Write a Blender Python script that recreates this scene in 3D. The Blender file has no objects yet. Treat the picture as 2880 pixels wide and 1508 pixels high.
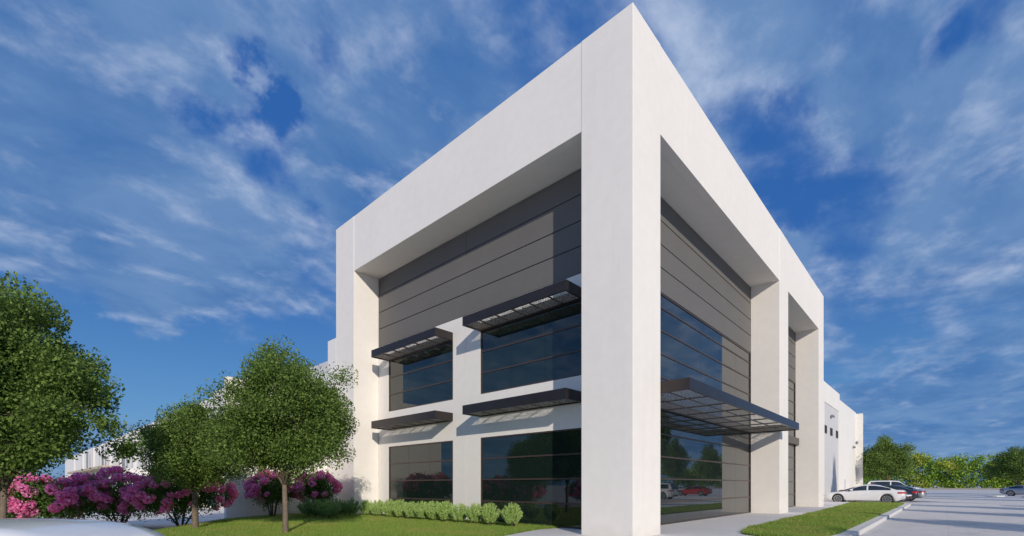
import bpy, math, random
import numpy as np
from mathutils import Vector, Matrix
R = math.radians
rng = np.random.default_rng(7)
random.seed(7)
C = bpy.context.scene.collection
scene = bpy.context.scene

# ------------------------------------------------------------------ camera, sky, sun, exposure
CAM = np.array([-12.69, -6.83, 1.60])
FW = np.array([.7346, .6786, 0.]); FW /= np.linalg.norm(FW)
RT = np.array([FW[1], -FW[0], 0.])
F, CX, HY = 1321., 1440., 1364.6
cam_d = bpy.data.cameras.new('camera'); cam = bpy.data.objects.new('camera', cam_d); C.objects.link(cam)
cam.location = CAM
cam.rotation_euler = (R(90), 0, math.atan2(FW[1], FW[0]) - R(90))
cam_d.sensor_width = 36; cam_d.lens = F / 2880 * 36
cam_d.shift_y = (HY - 754) / 2880
cam_d.clip_start = .1; cam_d.clip_end = 5000
scene.camera = cam
scene.view_settings.view_transform = 'Standard'; scene.view_settings.look = 'None'
scene.view_settings.exposure = 0.10; scene.view_settings.gamma = 1
scene.view_settings.use_curve_mapping = False
scene.cycles.max_bounces = 12; scene.cycles.diffuse_bounces = 8; scene.cycles.transparent_max_bounces = 16

TRAVEL = Vector((1.5, 2.319, -1.047)).normalized()
sun_d = bpy.data.lights.new('sun', 'SUN'); sun = bpy.data.objects.new('sun', sun_d); C.objects.link(sun)
sun_d.energy = 3.0; sun_d.angle = R(.55); sun_d.color = (1, .91, .79)
sun.rotation_euler = TRAVEL.to_track_quat('-Z', 'Y').to_euler(); sun.location = (-40, -60, 60)
SE = math.asin(-TRAVEL.z); SR = math.atan2(-TRAVEL.x, -TRAVEL.y)

def pdir(px, py):
    v = FW + RT * (px - CX) / F + np.array([0, 0, (HY - py) / F]); return v / np.linalg.norm(v)
def G(px, d, z=0.):
    q = CAM + FW * d + RT * ((px - CX) / F * d); return Vector((q[0], q[1], z))

class NT:
    def __init__(s, t): s.t = t; s.n = t.nodes; s.l = t.links
    def node(s, ty, ins={}, **kw):
        n = s.n.new(ty)
        for k, v in kw.items(): setattr(n, k, v)
        for k, v in ins.items():
            if hasattr(v, 'is_output'): s.l.new(v, n.inputs[k])
            else: n.inputs[k].default_value = v
        return n
    def math(s, op, a, b=0., c=0., clamp=False):
        n = s.node('ShaderNodeMath', {0: a, 1: b, 2: c}, operation=op); n.use_clamp = clamp; return n.outputs[0]
    def mix(s, f, a, b):
        n = s.node('ShaderNodeMix', data_type='RGBA'); 
        for k, v in ((0, f), (6, a), (7, b)):
            if hasattr(v, 'is_output'): s.l.new(v, n.inputs[k])
            else: n.inputs[k].default_value = v
        return n.outputs[2]
    def smooth(s, v, a, b):
        return s.node('ShaderNodeMapRange', {0: v, 1: a, 2: b, 3: 0., 4: 1.}, interpolation_type='SMOOTHSTEP').outputs[0]
    def noise(s, vec, scale, det=4., rough=.5, dist=0.):
        return s.node('ShaderNodeTexNoise', {'Vector': vec, 'Scale': scale, 'Detail': det, 'Roughness': rough, 'Distortion': dist}).outputs[0]

w = bpy.data.worlds.new('World'); scene.world = w; w.use_nodes = True
T = NT(w.node_tree); T.n.clear()
sky = T.node('ShaderNodeTexSky', sky_type='NISHITA'); sky.sun_disc = False
sky.sun_elevation = SE; sky.sun_rotation = SR; sky.air_density = 1.0; sky.dust_density = .4; sky.ozone_density = 3.0
tc = T.node('ShaderNodeTexCoord'); D = tc.outputs['Generated']
sep = T.node('ShaderNodeSeparateXYZ', {0: D})
zc = T.math('MAXIMUM', sep.outputs[2], 0.0)
den = T.math('ADD', zc, .16)
P2 = T.node('ShaderNodeCombineXYZ', {0: T.math('DIVIDE', sep.outputs[0], den), 1: T.math('DIVIDE', sep.outputs[1], den), 2: .3}).outputs[0]
# cloud streets run to one side of the sky: turn and stretch the layer
MP = T.node('ShaderNodeMapping', {'Vector': P2, 'Rotation': (0, 0, R(-12)), 'Scale': (1.0, 1.15, 1.0)}).outputs[0]
up_ = T.smooth(sep.outputs[2], .03, .42)                      # far clouds merge into soft banks
n_big = T.noise(MP, .8, 2., .5, .2)
n_mid = T.noise(MP, 2.6, 10., .57, .15)
n_fine = T.noise(MP, 7.0, 8., .6, .2)
dens = T.math('ADD', T.math('MULTIPLY', n_big, .45), T.math('MULTIPLY', n_mid, .55))
dens = T.math('ADD', dens, T.math('MULTIPLY', T.math('MULTIPLY', T.math('SUBTRACT', n_fine, .5), .15), up_))
wob = T.node('ShaderNodeTexNoise', {'Vector': D, 'Scale': 4.0, 'Detail': 6., 'Roughness': .62})
DW = T.node('ShaderNodeVectorMath', {0: T.node('ShaderNodeVectorMath', {0: wob.outputs[1], 1: (.5, .5, .5)}, operation='SUBTRACT').outputs[0], 1: (.22, .22, .22), 2: D}, operation='MULTIPLY_ADD').outputs[0]
# where the deck opens (negative) and thickens (positive)
def blob(px, py, r, amp):
    d = pdir(px, py)
    ds = T.node('ShaderNodeVectorMath', {0: DW, 1: tuple(d)}, operation='DISTANCE').outputs[1]
    m = T.node('ShaderNodeMapRange', {0: ds, 1: 0., 2: r / F * .8, 3: amp, 4: 0.}, interpolation_type='SMOOTHERSTEP')
    return m.outputs[0]
for a in [(480, 290, 110, -.14), (560, 330, 110, -.20), (650, 350, 130, -.18), (760, 410, 170, -.20), (800, 330, 100, -.2), (650, 120, 90, -.22), (720, 190, 90, -.22), (780, 250, 80, -.16), (430, 90, 90, -.16), (860, 520, 110, -.14), (930, 600, 90, -.16), (930, 120, 100, -.12),
          (620, 1080, 340, -.36), (420, 1050, 280, -.32), (250, 1030, 240, -.3), (60, 960, 170, -.2), (900, 1040, 240, -.3), (560, 940, 140, -.14),
          (2240, 440, 220, -.12), (2110, 420, 140, -.10), (2200, 600, 180, -.12), (2420, 560, 200, -.12), (2050, 300, 120, -.12), (2720, 50, 130, -.15), (2590, 180, 110, -.16), (2500, 880, 360, -.05), (2440, 1000, 260, -.10), (2340, 760, 150, -.16), (2700, 900, 200, -.06), (2260, 330, 120, -.06),
          (430, 200, 420, .08), (200, 600, 560, .15), (550, 720, 420, .14), (1200, 200, 420, .08), (1000, 350, 250, .07), (900, 500, 200, .05), (2700, 560, 330, .08), (2650, 1200, 420, .12), (2190, 690, 90, .22), (2060, 150, 260, .10), (2600, 380, 200, .09), (2450, 60, 240, .09), (2450, 300, 160, .08)]:
    dens = T.math('ADD', dens, blob(*a))
cover = T.smooth(dens, .34, .585)
n_lit = T.noise(T.node('ShaderNodeVectorMath', {0: MP, 1: (.035, .055, 0)}, operation='ADD').outputs[0], 2.6, 10., .57, .15)
relief = T.math('SUBTRACT', n_mid, n_lit)
n_b = T.noise(MP, 3.4, 9., .6, .15)
edge = T.math('SUBTRACT', 1., T.smooth(dens, .42, .68))   # thin rims catch more light than the thick middle
bright = T.math('ADD', T.math('MULTIPLY', relief, 1.7), T.math('MULTIPLY', n_b, .95))
bright = T.math('ADD', bright, T.math('MULTIPLY', edge, .20))
bright = T.math('ADD', bright, T.math('MULTIPLY', T.math('SUBTRACT', n_fine, .5), .20))
bright = T.math('MULTIPLY', T.smooth(bright, .46, 1.10), T.math('MULTIPLY_ADD', up_, .6, .4))
cbase = T.mix(T.smooth(T.noise(MP, 1.9, 9., .6, .3), .34, .66), (.060, .165, .40, 1), (.145, .265, .485, 1))
cl = T.mix(bright, cbase, (.54, .62, .77, 1))
hz = T.smooth(sep.outputs[2], 0.02, .45)
base = T.node('ShaderNodeHueSaturation', {'Saturation': 1.22, 'Value': 1.0, 'Color': T.node('ShaderNodeVectorMath', {0: sky.outputs[0], 3: .075}, operation='SCALE').outputs[0]})
base_c = T.mix(hz, (.10, .27, .55, 1), (.028, .125, .43, 1))
base_c = T.mix(.25, base_c, base.outputs[0])
cover2 = T.math('MULTIPLY', cover, .85)
skycol = T.mix(cover2, base_c, cl)
bg = T.node('ShaderNodeBackground', {'Color': skycol, 'Strength': 1.0})
T.l.new(bg.outputs[0], T.node('ShaderNodeOutputWorld').inputs[0])

# ------------------------------------------------------------------ materials
def mat(name, col, rough=.6, metal=0., ior=1.5, noise=None, bump=None, spec=.5):
    m = bpy.data.materials.new(name); m.use_nodes = True; t = NT(m.node_tree); t.n.clear()
    b = t.node('ShaderNodeBsdfPrincipled', {'Roughness': rough, 'Metallic': metal, 'IOR': ior})
    b.inputs['Specular IOR Level'].default_value = spec
    b.inputs['Base Color'].default_value = (*col, 1)
    pos = t.node('ShaderNodeNewGeometry').outputs['Position']
    if noise:
        sc, amt = noise
        n = t.math('ADD', T2(t, pos, sc, 5.), T2(t, pos, sc * 9, 3.))
        f = t.smooth(n, .6, 1.4)
        c = t.mix(f, tuple(x * (1 - amt) for x in col) + (1,), tuple(min(1, x * (1 + amt)) for x in col) + (1,))
        t.l.new(c, b.inputs['Base Color'])
    if bump:
        sc, st = bump
        bn = t.node('ShaderNodeBump', {'Strength': st, 'Distance': .02, 'Height': t.noise(pos, sc, 6.)})
        t.l.new(bn.outputs[0], b.inputs['Normal'])
    t.l.new(b.outputs[0], t.node('ShaderNodeOutputMaterial').inputs[0])
    return m
def T2(t, pos, sc, det): return t.noise(pos, sc, det)

def wallmat(name, col):
    m = bpy.data.materials.new(name); m.use_nodes = True; t = NT(m.node_tree); t.n.clear()
    pos = t.node('ShaderNodeNewGeometry').outputs['Position']; sp = t.node('ShaderNodeSeparateXYZ', {0: pos})
    blot = t.smooth(t.math('ADD', t.noise(pos, .35, 5.), t.noise(pos, 2.7, 5.)), .65, 1.35)
    st = t.node('ShaderNodeMapping', {'Vector': pos, 'Scale': (2.4, 2.4, .10)}).outputs[0]
    streak = t.smooth(t.noise(st, 1., 6., .65), .52, .78)
    low = t.math('SUBTRACT', 1., t.smooth(t.math('ADD', sp.outputs[2], t.math('MULTIPLY', t.noise(pos, 3., 5.), .5)), .15, .75))
    c = t.mix(blot, tuple(x * .972 for x in col) + (1,), tuple(min(1, x * 1.02) for x in col) + (1,))
    c = t.mix(t.math('MULTIPLY', streak, .09), c, (.50, .47, .42, 1))
    c = t.mix(t.math('MULTIPLY', low, .22), c, (.45, .41, .34, 1))
    b = t.node('ShaderNodeBsdfPrincipled', {'Base Color': c, 'Roughness': .78}); b.inputs['Specular IOR Level'].default_value = .25
    t.l.new(t.node('ShaderNodeBump', {'Strength': .12, 'Distance': .02, 'Height': t.noise(pos, 14., 6.)}).outputs[0], b.inputs['Normal'])
    t.l.new(b.outputs[0], t.node('ShaderNodeOutputMaterial').inputs[0]); return m
M = {}
M['white'] = wallmat('painted_concrete_white', (.85, .805, .745))
M['wing'] = wallmat('painted_concrete_pale', (.83, .80, .755))
M['greyband'] = mat('painted_concrete_grey', (.62, .61, .61), .8, noise=(.3, .04), spec=.2)
M['clad'] = mat('grey_cladding', (.150, .142, .134), .65, noise=(.8, .04), spec=.3)
M['reveal'] = mat('dark_reveal', (.05, .05, .05), .8)
M['bronze'] = mat('dark_bronze_metal', (.034, .027, .026), .28, .35, noise=(2., .15))
M['mullion'] = mat('bronze_mullion', (.085, .06, .05), .4, .3)
M['glass'] = mat('tinted_glass', (.012, .018, .020), .012, 0., 2.1)
M['glass_l'] = mat('tinted_glass_green', (.010, .019, .016), .012, 0., 1.75)
M['concrete'] = mat('walk_concrete', (.74, .70, .66), .85, noise=(.5, .05), bump=(25., .2), spec=.2)
nt = M['concrete'].node_tree; t = NT(nt); pr = [n for n in nt.nodes if n.type == 'BSDF_PRINCIPLED'][0]
src = pr.inputs['Base Color'].links[0].from_socket; ps = t.node('ShaderNodeSeparateXYZ', {0: t.node('ShaderNodeNewGeometry').outputs['Position']})
jj = t.math('LESS_THAN', t.math('ABSOLUTE', t.math('SUBTRACT', t.math('FRACT', t.math('DIVIDE', ps.outputs[0], 1.85)), .5)), .005)
t.l.new(t.mix(t.math('MULTIPLY', jj, .4), src, (.3, .28, .26, 1)), pr.inputs['Base Color'])
M['kerb'] = mat('kerb_concrete', (.66, .64, .62), .85, noise=(2., .07), bump=(30., .25), spec=.2)
M['bark'] = mat('bark', (.20, .155, .12), .9, noise=(14., .35), bump=(30., .9), spec=.1)
M['bark_d'] = mat('bark_dark', (.13, .09, .07), .9, noise=(14., .3), bump=(30., .8), spec=.1)
M['steel'] = mat('grey_steel', (.3, .3, .31), .4, .7)
M['dark'] = mat('dark_opening', (.03, .03, .035), .6)
M['tan'] = mat('tan_trim', (.50, .42, .30), .8, noise=(2., .12))
M['far_shade'] = mat('shaded_paving_strip', (.30, .28, .26), .9)  # dark tone paints the shade on the far paving

# lot paving: pale concrete with saw-cut joints and wear
m = bpy.data.materials.new('lot_concrete'); m.use_nodes = True; t = NT(m.node_tree); t.n.clear()
pos = t.node('ShaderNodeNewGeometry').outputs['Position']
sp = t.node('ShaderNodeSeparateXYZ', {0: pos})
def joint(v, per, wd):
    a = t.math('ABSOLUTE', t.math('SUBTRACT', t.math('FRACT', t.math('DIVIDE', v, per)), .5))
    return t.math('LESS_THAN', a, wd / per)
j = t.math('MAXIMUM', joint(sp.outputs[0], 4.6, .012), joint(sp.outputs[1], 4.6, .012))
n1 = t.math('ADD', t.noise(pos, .12, 6.), t.noise(pos, 1.7, 5.))
c = t.mix(t.smooth(n1, .7, 1.3), (.64, .60, .56, 1), (.73, .685, .64, 1))
c = t.mix(t.math('MULTIPLY', t.smooth(t.noise(pos, .5, 4.), .58, .72), .25), c, (.38, .36, .35, 1))
oil = t.node('ShaderNodeMapping', {'Vector': pos, 'Scale': (.22, 1.1, 1.)}).outputs[0]
c = t.mix(t.math('MULTIPLY', t.smooth(t.noise(oil, 1., 5., .6), .60, .72), .22), c, (.36, .34, .32, 1))
crk = t.node('ShaderNodeTexVoronoi', {'Vector': t.node('ShaderNodeVectorMath', {0: pos, 1: t.node('ShaderNodeTexNoise', {'Vector': pos, 'Scale': .8, 'Detail': 5.}).outputs[1]}, operation='ADD').outputs[0], 'Scale': .16}, feature='DISTANCE_TO_EDGE').outputs[0]
c = t.mix(t.math('MULTIPLY', t.math('LESS_THAN', crk, .004), .35), c, (.28, .26, .25, 1))
c = t.mix(t.math('MULTIPLY', j, .14), c, (.25, .24, .23, 1))
b = t.node('ShaderNodeBsdfPrincipled', {'Base Color': c, 'Roughness': .85}); b.inputs['Specular IOR Level'].default_value = .2
t.l.new(t.node('ShaderNodeBump', {'Strength': .2, 'Distance': .02, 'Height': t.noise(pos, 20., 5.)}).outputs[0], b.inputs['Normal'])
t.l.new(b.outputs[0], t.node('ShaderNodeOutputMaterial').inputs[0]); M['lot'] = m

def leafmat(name, dark, light, trans=.35, rough=.55, patch=None):
    m = bpy.data.materials.new(name); m.use_nodes = True; t = NT(m.node_tree); t.n.clear()
    g = t.node('ShaderNodeNewGeometry')
    f = g.outputs['Random Per Island']
    c = t.mix(f, (*dark, 1), (*light, 1))
    if patch:
        col, sc = patch
        n = t.smooth(t.noise(g.outputs['Position'], sc, 3.), .48, .62)
        c = t.mix(t.math('MULTIPLY', n, .8), c, t.mix(f, (*[x * .6 for x in col], 1), (*col, 1)))
    b = t.node('ShaderNodeBsdfPrincipled', {'Base Color': c, 'Roughness': rough}); b.inputs['Specular IOR Level'].default_value = .3
    tr = t.node('ShaderNodeBsdfTranslucent', {'Color': c})
    mx = t.node('ShaderNodeMixShader', {0: trans, 1: b.outputs[0], 2: tr.outputs[0]})
    t.l.new(mx.outputs[0], t.node('ShaderNodeOutputMaterial').inputs[0]); return m
M['leaf'] = leafmat('oak_leaves', (.045, .095, .016), (.27, .39, .085), .4)
M['leaf_fl'] = leafmat('shrub_leaves', (.04, .10, .015), (.17, .30, .06))
M['petal'] = leafmat('pink_petals', (.88, .17, .46), (.99, .50, .78), .45)
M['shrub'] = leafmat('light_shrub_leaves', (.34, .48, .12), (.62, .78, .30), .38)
M['shrub_d'] = leafmat('shaded_shrub_leaves', (.16, .30, .09), (.34, .50, .18), .35)  # greener shrubs; tree shade is also put into the darker leaf colour
M['grass'] = leafmat('grass_blades', (.17, .28, .04), (.42, .55, .12), .4, .6, ((.50, .52, .14), .55))
M['wood'] = leafmat('woodland_leaves', (.07, .17, .02), (.50, .68, .10), .4, .7, ((.68, .70, .13), .16))
M['soil'] = mat('lawn_soil', (.15, .23, .04), .9, noise=(1.2, .3), bump=(40., 1.), spec=.1)
M['grasspatch'] = M['soil']

# expanded metal mesh of the canopies
m = bpy.data.materials.new('expanded_metal'); m.use_nodes = True; t = NT(m.node_tree); t.n.clear()
pos = t.node('ShaderNodeNewGeometry').outputs['Position']
vor = t.node('ShaderNodeTexVoronoi', {'Vector': pos, 'Scale': 16.}, feature='DISTANCE_TO_EDGE')
a = t.math('LESS_THAN', vor.outputs[0], .11)
b = t.node('ShaderNodeBsdfPrincipled', {'Base Color': (.48, .46, .43, 1), 'Roughness': .6, 'Metallic': .0})
tp = t.node('ShaderNodeBsdfTransparent')
mx = t.node('ShaderNodeMixShader', {0: a, 1: tp.outputs[0], 2: b.outputs[0]})
t.l.new(mx.outputs[0], t.node('ShaderNodeOutputMaterial').inputs[0]); M['grid'] = m

# ------------------------------------------------------------------ helpers
def tag(o, label=None, cat=None, group=None, kind=None):
    for k, v in (('label', label), ('category', cat), ('group', group), ('kind', kind)):
        if v: o[k] = v
    return o
def empty(name, loc, label, cat, group=None, rz=0):
    o = bpy.data.objects.new(name, None); C.objects.link(o); o.location = loc; o.rotation_euler = (0, 0, rz)
    return tag(o, label, cat, group)
class MB:
    def __init__(s): s.v = []; s.f = []
    def box(s, x0, x1, y0, y1, z0, z1):
        n = len(s.v)
        s.v += [(x0, y0, z0), (x1, y0, z0), (x1, y1, z0), (x0, y1, z0), (x0, y0, z1), (x1, y0, z1), (x1, y1, z1), (x0, y1, z1)]
        s.f += [tuple(n + i for i in q) for q in ((0, 3, 2, 1), (4, 5, 6, 7), (0, 1, 5, 4), (1, 2, 6, 5), (2, 3, 7, 6), (3, 0, 4, 7))]
        return s
    def prism(s, pts, z0, z1):
        n = len(s.v); k = len(pts)
        s.v += [(x, y, z0) for x, y in pts] + [(x, y, z1) for x, y in pts]
        s.f += [tuple(n + k + i for i in range(k)), tuple(n + k - 1 - i for i in range(k))]
        s.f += [(n + i, n + (i + 1) % k, n + k + (i + 1) % k, n + k + i) for i in range(k)]
        return s
    def tube(s, pts, rad, seg=8):
        n = len(s.v); P = [Vector(p) for p in pts]
        for i, p in enumerate(P):
            d = (P[min(i + 1, len(P) - 1)] - P[max(i - 1, 0)]).normalized()
            u = d.cross(Vector((.3, .9, .1)))
            if u.length < .1: u = d.cross(Vector((1, 0, 0)))
            u.normalize(); v = d.cross(u)
            for k in range(seg):
                a = 2 * math.pi * k / seg
                s.v.append(tuple(p + (u * math.cos(a) + v * math.sin(a)) * rad[i]))
        for i in range(len(P) - 1):
            for k in range(seg):
                a = n + i * seg + k; b = n + i * seg + (k + 1) % seg
                s.f.append((a, b, b + seg, a + seg))
        s.f.append(tuple(n + k for k in range(seg))[::-1]); s.f.append(tuple(n + (len(P) - 1) * seg + k for k in range(seg)))
        return s
    def build(s, name, m, parent=None, bevel=0, smooth=False):
        me = bpy.data.meshes.new(name); me.from_pydata(s.v, [], s.f); me.materials.append(m)
        return link(name, me, parent, bevel, smooth)
def link(name, me, parent=None, bevel=0, smooth=False):
    if smooth: me.polygons.foreach_set('use_smooth', [True] * len(me.polygons))
    o = bpy.data.objects.new(name, me); C.objects.link(o)
    if parent is not None:
        o.parent = parent
        # parts are modelled in world space under things away from the origin
    if bevel:
        b = o.modifiers.new('bevel', 'BEVEL'); b.width = bevel; b.segments = 2; b.limit_method = 'ANGLE'
    return o
def npmesh(name, V, Fc, m):
    me = bpy.data.meshes.new(name); V = np.asarray(V, dtype=np.float32); Fc = np.asarray(Fc, dtype=np.int32)
    k = Fc.shape[1]
    me.vertices.add(len(V)); me.vertices.foreach_set('co', V.ravel())
    me.loops.add(Fc.size); me.loops.foreach_set('vertex_index', Fc.ravel())
    me.polygons.add(len(Fc)); me.polygons.foreach_set('loop_start', np.arange(0, Fc.size, k, dtype=np.int32))
    me.polygons.foreach_set('loop_total', np.full(len(Fc), k, dtype=np.int32))
    me.update(calc_edges=True); me.materials.append(m); return me
def leaves(cent, size, up=.0, aspect=.55, outward=None):
    """rhombic leaves, one island each"""
    n = len(cent); d = rng.normal(size=(n, 3))
    if outward is not None: d = d * .6 + outward
    d[:, 2] += up; d /= np.linalg.norm(d, axis=1)[:, None] + 1e-9
    s = rng.normal(size=(n, 3)); s -= (s * d).sum(1)[:, None] * d; s /= np.linalg.norm(s, axis=1)[:, None] + 1e-9
    L = size * rng.uniform(.65, 1.3, n)[:, None]; W = L * aspect
    V = np.stack([cent - d * L * .5, cent + s * W * .5, cent + d * L * .5, cent - s * W * .5], 1).reshape(-1, 3)
    return V, np.arange(4 * n).reshape(n, 4)

def copy_thing(src, loc, rz=0, scale=1., label=None):
    r = src.copy(); C.objects.link(r); r.location = loc; r.rotation_euler = (0, 0, rz); r.scale = (scale,) * 3
    if label: r['label'] = label
    for ch in list(src.children):
        c = ch.copy(); C.objects.link(c); c.parent = r
        for g in list(ch.children):
            d = g.copy(); C.objects.link(d); d.parent = c
    return r

# ------------------------------------------------------------------ ground
def sheet(name, pts, z0, z1, m, kind='structure', bevel=0):
    o = MB().prism(pts, z0, z1).build(name, m, bevel=bevel); tag(o, kind=kind); return o
g = MB(); g.v = [(-1500, -1500, -.15), (2500, -1500, -.15), (2500, 2000, -.15), (-1500, 2000, -.15)]; g.f = [(0, 1, 2, 3)]
tag(g.build('ground', M['lot']), kind='structure')

ISL = [(3.2, -2.6), (3.6, -2.0), (4.4, -1.7), (6, -1.5), (9, -1.42), (20, -1.25), (30, -.95), (38.6, -.55), (39.6, -.9), (40.3, -2.0), (40.4, -3.2), (39.7, -4.1), (38.5, -4.25), (20, -4.25), (6, -4.25), (4.2, -4.1), (3.4, -3.5)]
WALK = [(-3.6, -4.45), (40.6, -4.45), (41.2, -3.9), (41.4, 1.2), (50, 1.2), (50, 4.5), (1.6, 4.5), (1.45, 3.75), (.42, 3.93), (-.6, 3.75), (-2.2, 3.33), (-4.2, 2.6), (-5.2, 1.2), (-5.2, -3.2)]
sheet('pavement', WALK, -.4, 0.0, M['concrete'])
# kerb along the lot
kb = MB().box(-3.4, 40.4, -4.62, -4.451, -.4, .004).box(40.4, 41.35, -4.62, -4.451, -.4, .004)
kb.box(41.21, 41.4, -4.45, 1.19, -.4, .006)
tag(kb.build('kerb', M['kerb'], bevel=.025), kind='structure')
LAWN = [(1.44, 3.78), (.42, 3.95), (-.6, 3.77), (-2.2, 3.35), (-4.2, 2.62), (-7, 2.6), (-10, 3.6), (-13, 5.2), (-15.5, 8), (-15.8, 11), (-14, 12.4), (-11.4, 12.6), (-9.3, 13.1),
        (-8.5, 14.2), (-7.2, 15.9), (-5.9, 17.5), (-4.6, 18.5), (-3.0, 19.1), (-1.9, 19.3), (-.05, 19.3), (-.05, 16.35), (1.44, 16.35)]
sheet('lawn_ground', LAWN, -.4, .012, M['soil'])
sheet('island_ground', ISL, -.1, .016, M['soil'])

def inpoly(P, poly):
    x, y = P[:, 0], P[:, 1]; ins = np.zeros(len(P), bool); k = len(poly)
    for i in range(k):
        x1, y1 = poly[i]; x2, y2 = poly[(i + 1) % k]
        c = ((y1 > y) != (y2 > y)) & (x < (x2 - x1) * (y - y1) / (y2 - y1 + 1e-12) + x1); ins ^= c
    return ins
def grass(name, poly, n, hgt, width, label):
    a = np.array(poly); lo = a.min(0); hi = a.max(0)
    P = rng.uniform(lo, hi, size=(n, 2)); P = P[inpoly(P, poly)]
    dist = np.linalg.norm(P - CAM[:2], axis=1)
    z = (P - CAM[:2]) @ FW[:2]; r = (P - CAM[:2]) @ RT[:2]
    keep = (z > 5) & (rng.uniform(size=len(P)) < np.clip((17 / dist) ** 1.3, .12, 1))
    P = P[keep]; dist = dist[keep]; n = len(P)
    sc = np.clip(dist / 17, 1, 3.)
    patch = .75 + .5 * (np.sin(P[:, 0] * 1.7 + 2 * np.sin(P[:, 1] * .9)) * np.sin(P[:, 1] * 1.3 + P[:, 0] * .6) * .5 + .5)
    h = hgt * rng.uniform(.5, 1.25, n) * patch; wd = width * sc * rng.uniform(.7, 1.3, n)
    a = rng.uniform(0, 2 * np.pi, n); dx = np.cos(a) * wd / 2; dy = np.sin(a) * wd / 2
    lx = rng.normal(0, .35, n) * h; ly = rng.normal(0, .35, n) * h
    V = np.zeros((n, 3, 3)); V[:, 0] = np.c_[P[:, 0] - dx, P[:, 1] - dy, np.zeros(n)]; V[:, 1] = np.c_[P[:, 0] + dx, P[:, 1] + dy, np.zeros(n)]
    V[:, 2] = np.c_[P[:, 0] + lx, P[:, 1] + ly, h]
    o = link(name, npmesh(name, V.reshape(-1, 3), np.arange(3 * n).reshape(n, 3), M['grass'])); tag(o, label, 'grass', kind='stuff')
grass('lawn_grass', LAWN, 420000, .085, .014, 'short green lawn grass between the trees and the left facade')
grass('island_grass', ISL, 330000, .11, .016, 'green grass strip along the kerb of the parking lot')

# ------------------------------------------------------------------ office building
TOP, SOF, D0 = 15.96, 13.05, 1.5
B = empty('office_building', (0, 0, 0), 'tall white corner office block with deep framed recesses, grey panels and dark glass', 'building')
LY, RX2a, RX2b, RX3a, RX3b = 18.37, 16.77, 18.72, 27.80, 29.64
MB().box(0, 1.84, 0, 1.84, -.3, TOP).build('column', M['white'], B, .015)
MB().box(0, 1.5, 16.39, LY, -.3, TOP).build('column', M['white'], B, .015)
MB().box(RX2a, RX2b, 0, 1.5, -.3, TOP - .003).build('column', M['white'], B, .015)
MB().box(RX3a, RX3b, 0, 1.5, -.3, TOP).build('column', M['white'], B, .015)
# parapet beams
MB().box(.014, .36, 1.843, 16.387, SOF, TOP - .006).box(.36, 1.5, 1.843, 16.387, SOF + .03, TOP - .012).build('parapet_beam', M['white'], B)
MB().box(1.843, 16.767, .014, .36, SOF, TOP - .006).box(1.843, 16.767, .36, 1.5, SOF + .03, TOP - .012).build('parapet_beam', M['white'], B)
MB().box(18.723, 27.797, .014, .36, SOF, TOP - .006).box(18.723, 27.797, .36, 1.5, SOF + .03, TOP - .012).build('parapet_beam', M['white'], B)
# unseen solid core added to block light, then the rear walls
MB().box(1.82, RX3b - .02, 1.82, LY - .02, -.3, TOP - .3).build('light_block_core', M['white'], B)
MB().box(1.5, RX3b, LY - .02, LY, -.3, TOP - .02).box(RX3b - .02, RX3b, 1.5, LY - .02, -.3, TOP - .02).build('rear_wall', M['white'], B)
# left facade wall, seen through the frame, with its openings
XW = 1.5; XB = 1.8
lw = MB()
lw.box(XW, XB, 15.40, 16.39, -.3, 9.27).box(XW, XB, 9.096, 10.02, -.3, 9.27).box(XW, XB, 8.16, 9.084, -.3, 9.27).box(XW, XB, 1.84, 2.78, -.3, 9.27)
for y0, y1 in ((10.02, 15.40), (2.78, 8.16)):
    lw.box(XW, XB, y0, y1, 8.37, 9.27).box(XW, XB, y0, y1, 3.68, 5.58).box(XW, XB, y0, y1, -.3, 0.0)
lw.build('facade_wall', M['white'], B)
rows = [(9.27, 10.27), (10.27, 11.19), (11.19, 12.14), (12.14, 13.08)]
cl_ = MB()
for z0, z1 in rows:
    for y0, y1 in ((1.84, 9.09), (9.09, 16.39)): cl_.box(XW, XB, y0 + .008, y1 - .008, z0 + .022, z1 - .022)
cl_.build('cladding', M['clad'], B, .004)
MB().box(XW + .03, XB - .01, 1.85, 16.38, 9.27, 13.07).build('cladding_backing', M['reveal'], B)
cr = MB()
for z0, z1 in rows:
    cr.box(1.84, 16.76, XW, XB, z0 + .022, z1 - .022); cr.box(18.73, 27.79, XW, XB, z0 + .022, z1 - .022)
cr.build('cladding', M['clad'], B, .004)
MB().box(1.85, 16.75, XW + .03, XB - .01, 9.27, 13.07).box(18.74, 27.78, XW + .03, XB - .01, 9.27, 13.07).build('cladding_backing', M['reveal'], B)

def window_x(y0, y1, z0, z1, muls, verts, gm):
    f = MB(); t_ = .055
    f.box(XW + .012, XW + .09, y0, y0 + t_, z0, z1).box(XW + .012, XW + .09, y1 - t_, y1, z0, z1)
    f.box(XW + .012, XW + .09, y0 + t_, y1 - t_, z1 - t_, z1).box(XW + .012, XW + .09, y0 + t_, y1 - t_, z0, z0 + t_)
    for z in muls: f.box(XW + .02, XW + .07, y0 + t_, y1 - t_, z - .03, z + .03)
    o = f.build('window', M['mullion'], B)
    g_ = MB(); ys = [y0 + t_] + verts + [y1 - t_]; zs = [z0 + t_] + muls + [z1 - t_]
    for a, b_ in zip(ys[:-1], ys[1:]): g_.box(XW + .05, XW + .08, a + .006, b_ - .006, z0 + t_, z1 - t_)
    g_.box(XW + .085, XW + .09, y0 + t_, y1 - t_, z0 + t_, z1 - t_)
    g_.build('glass', gm, o)
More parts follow.
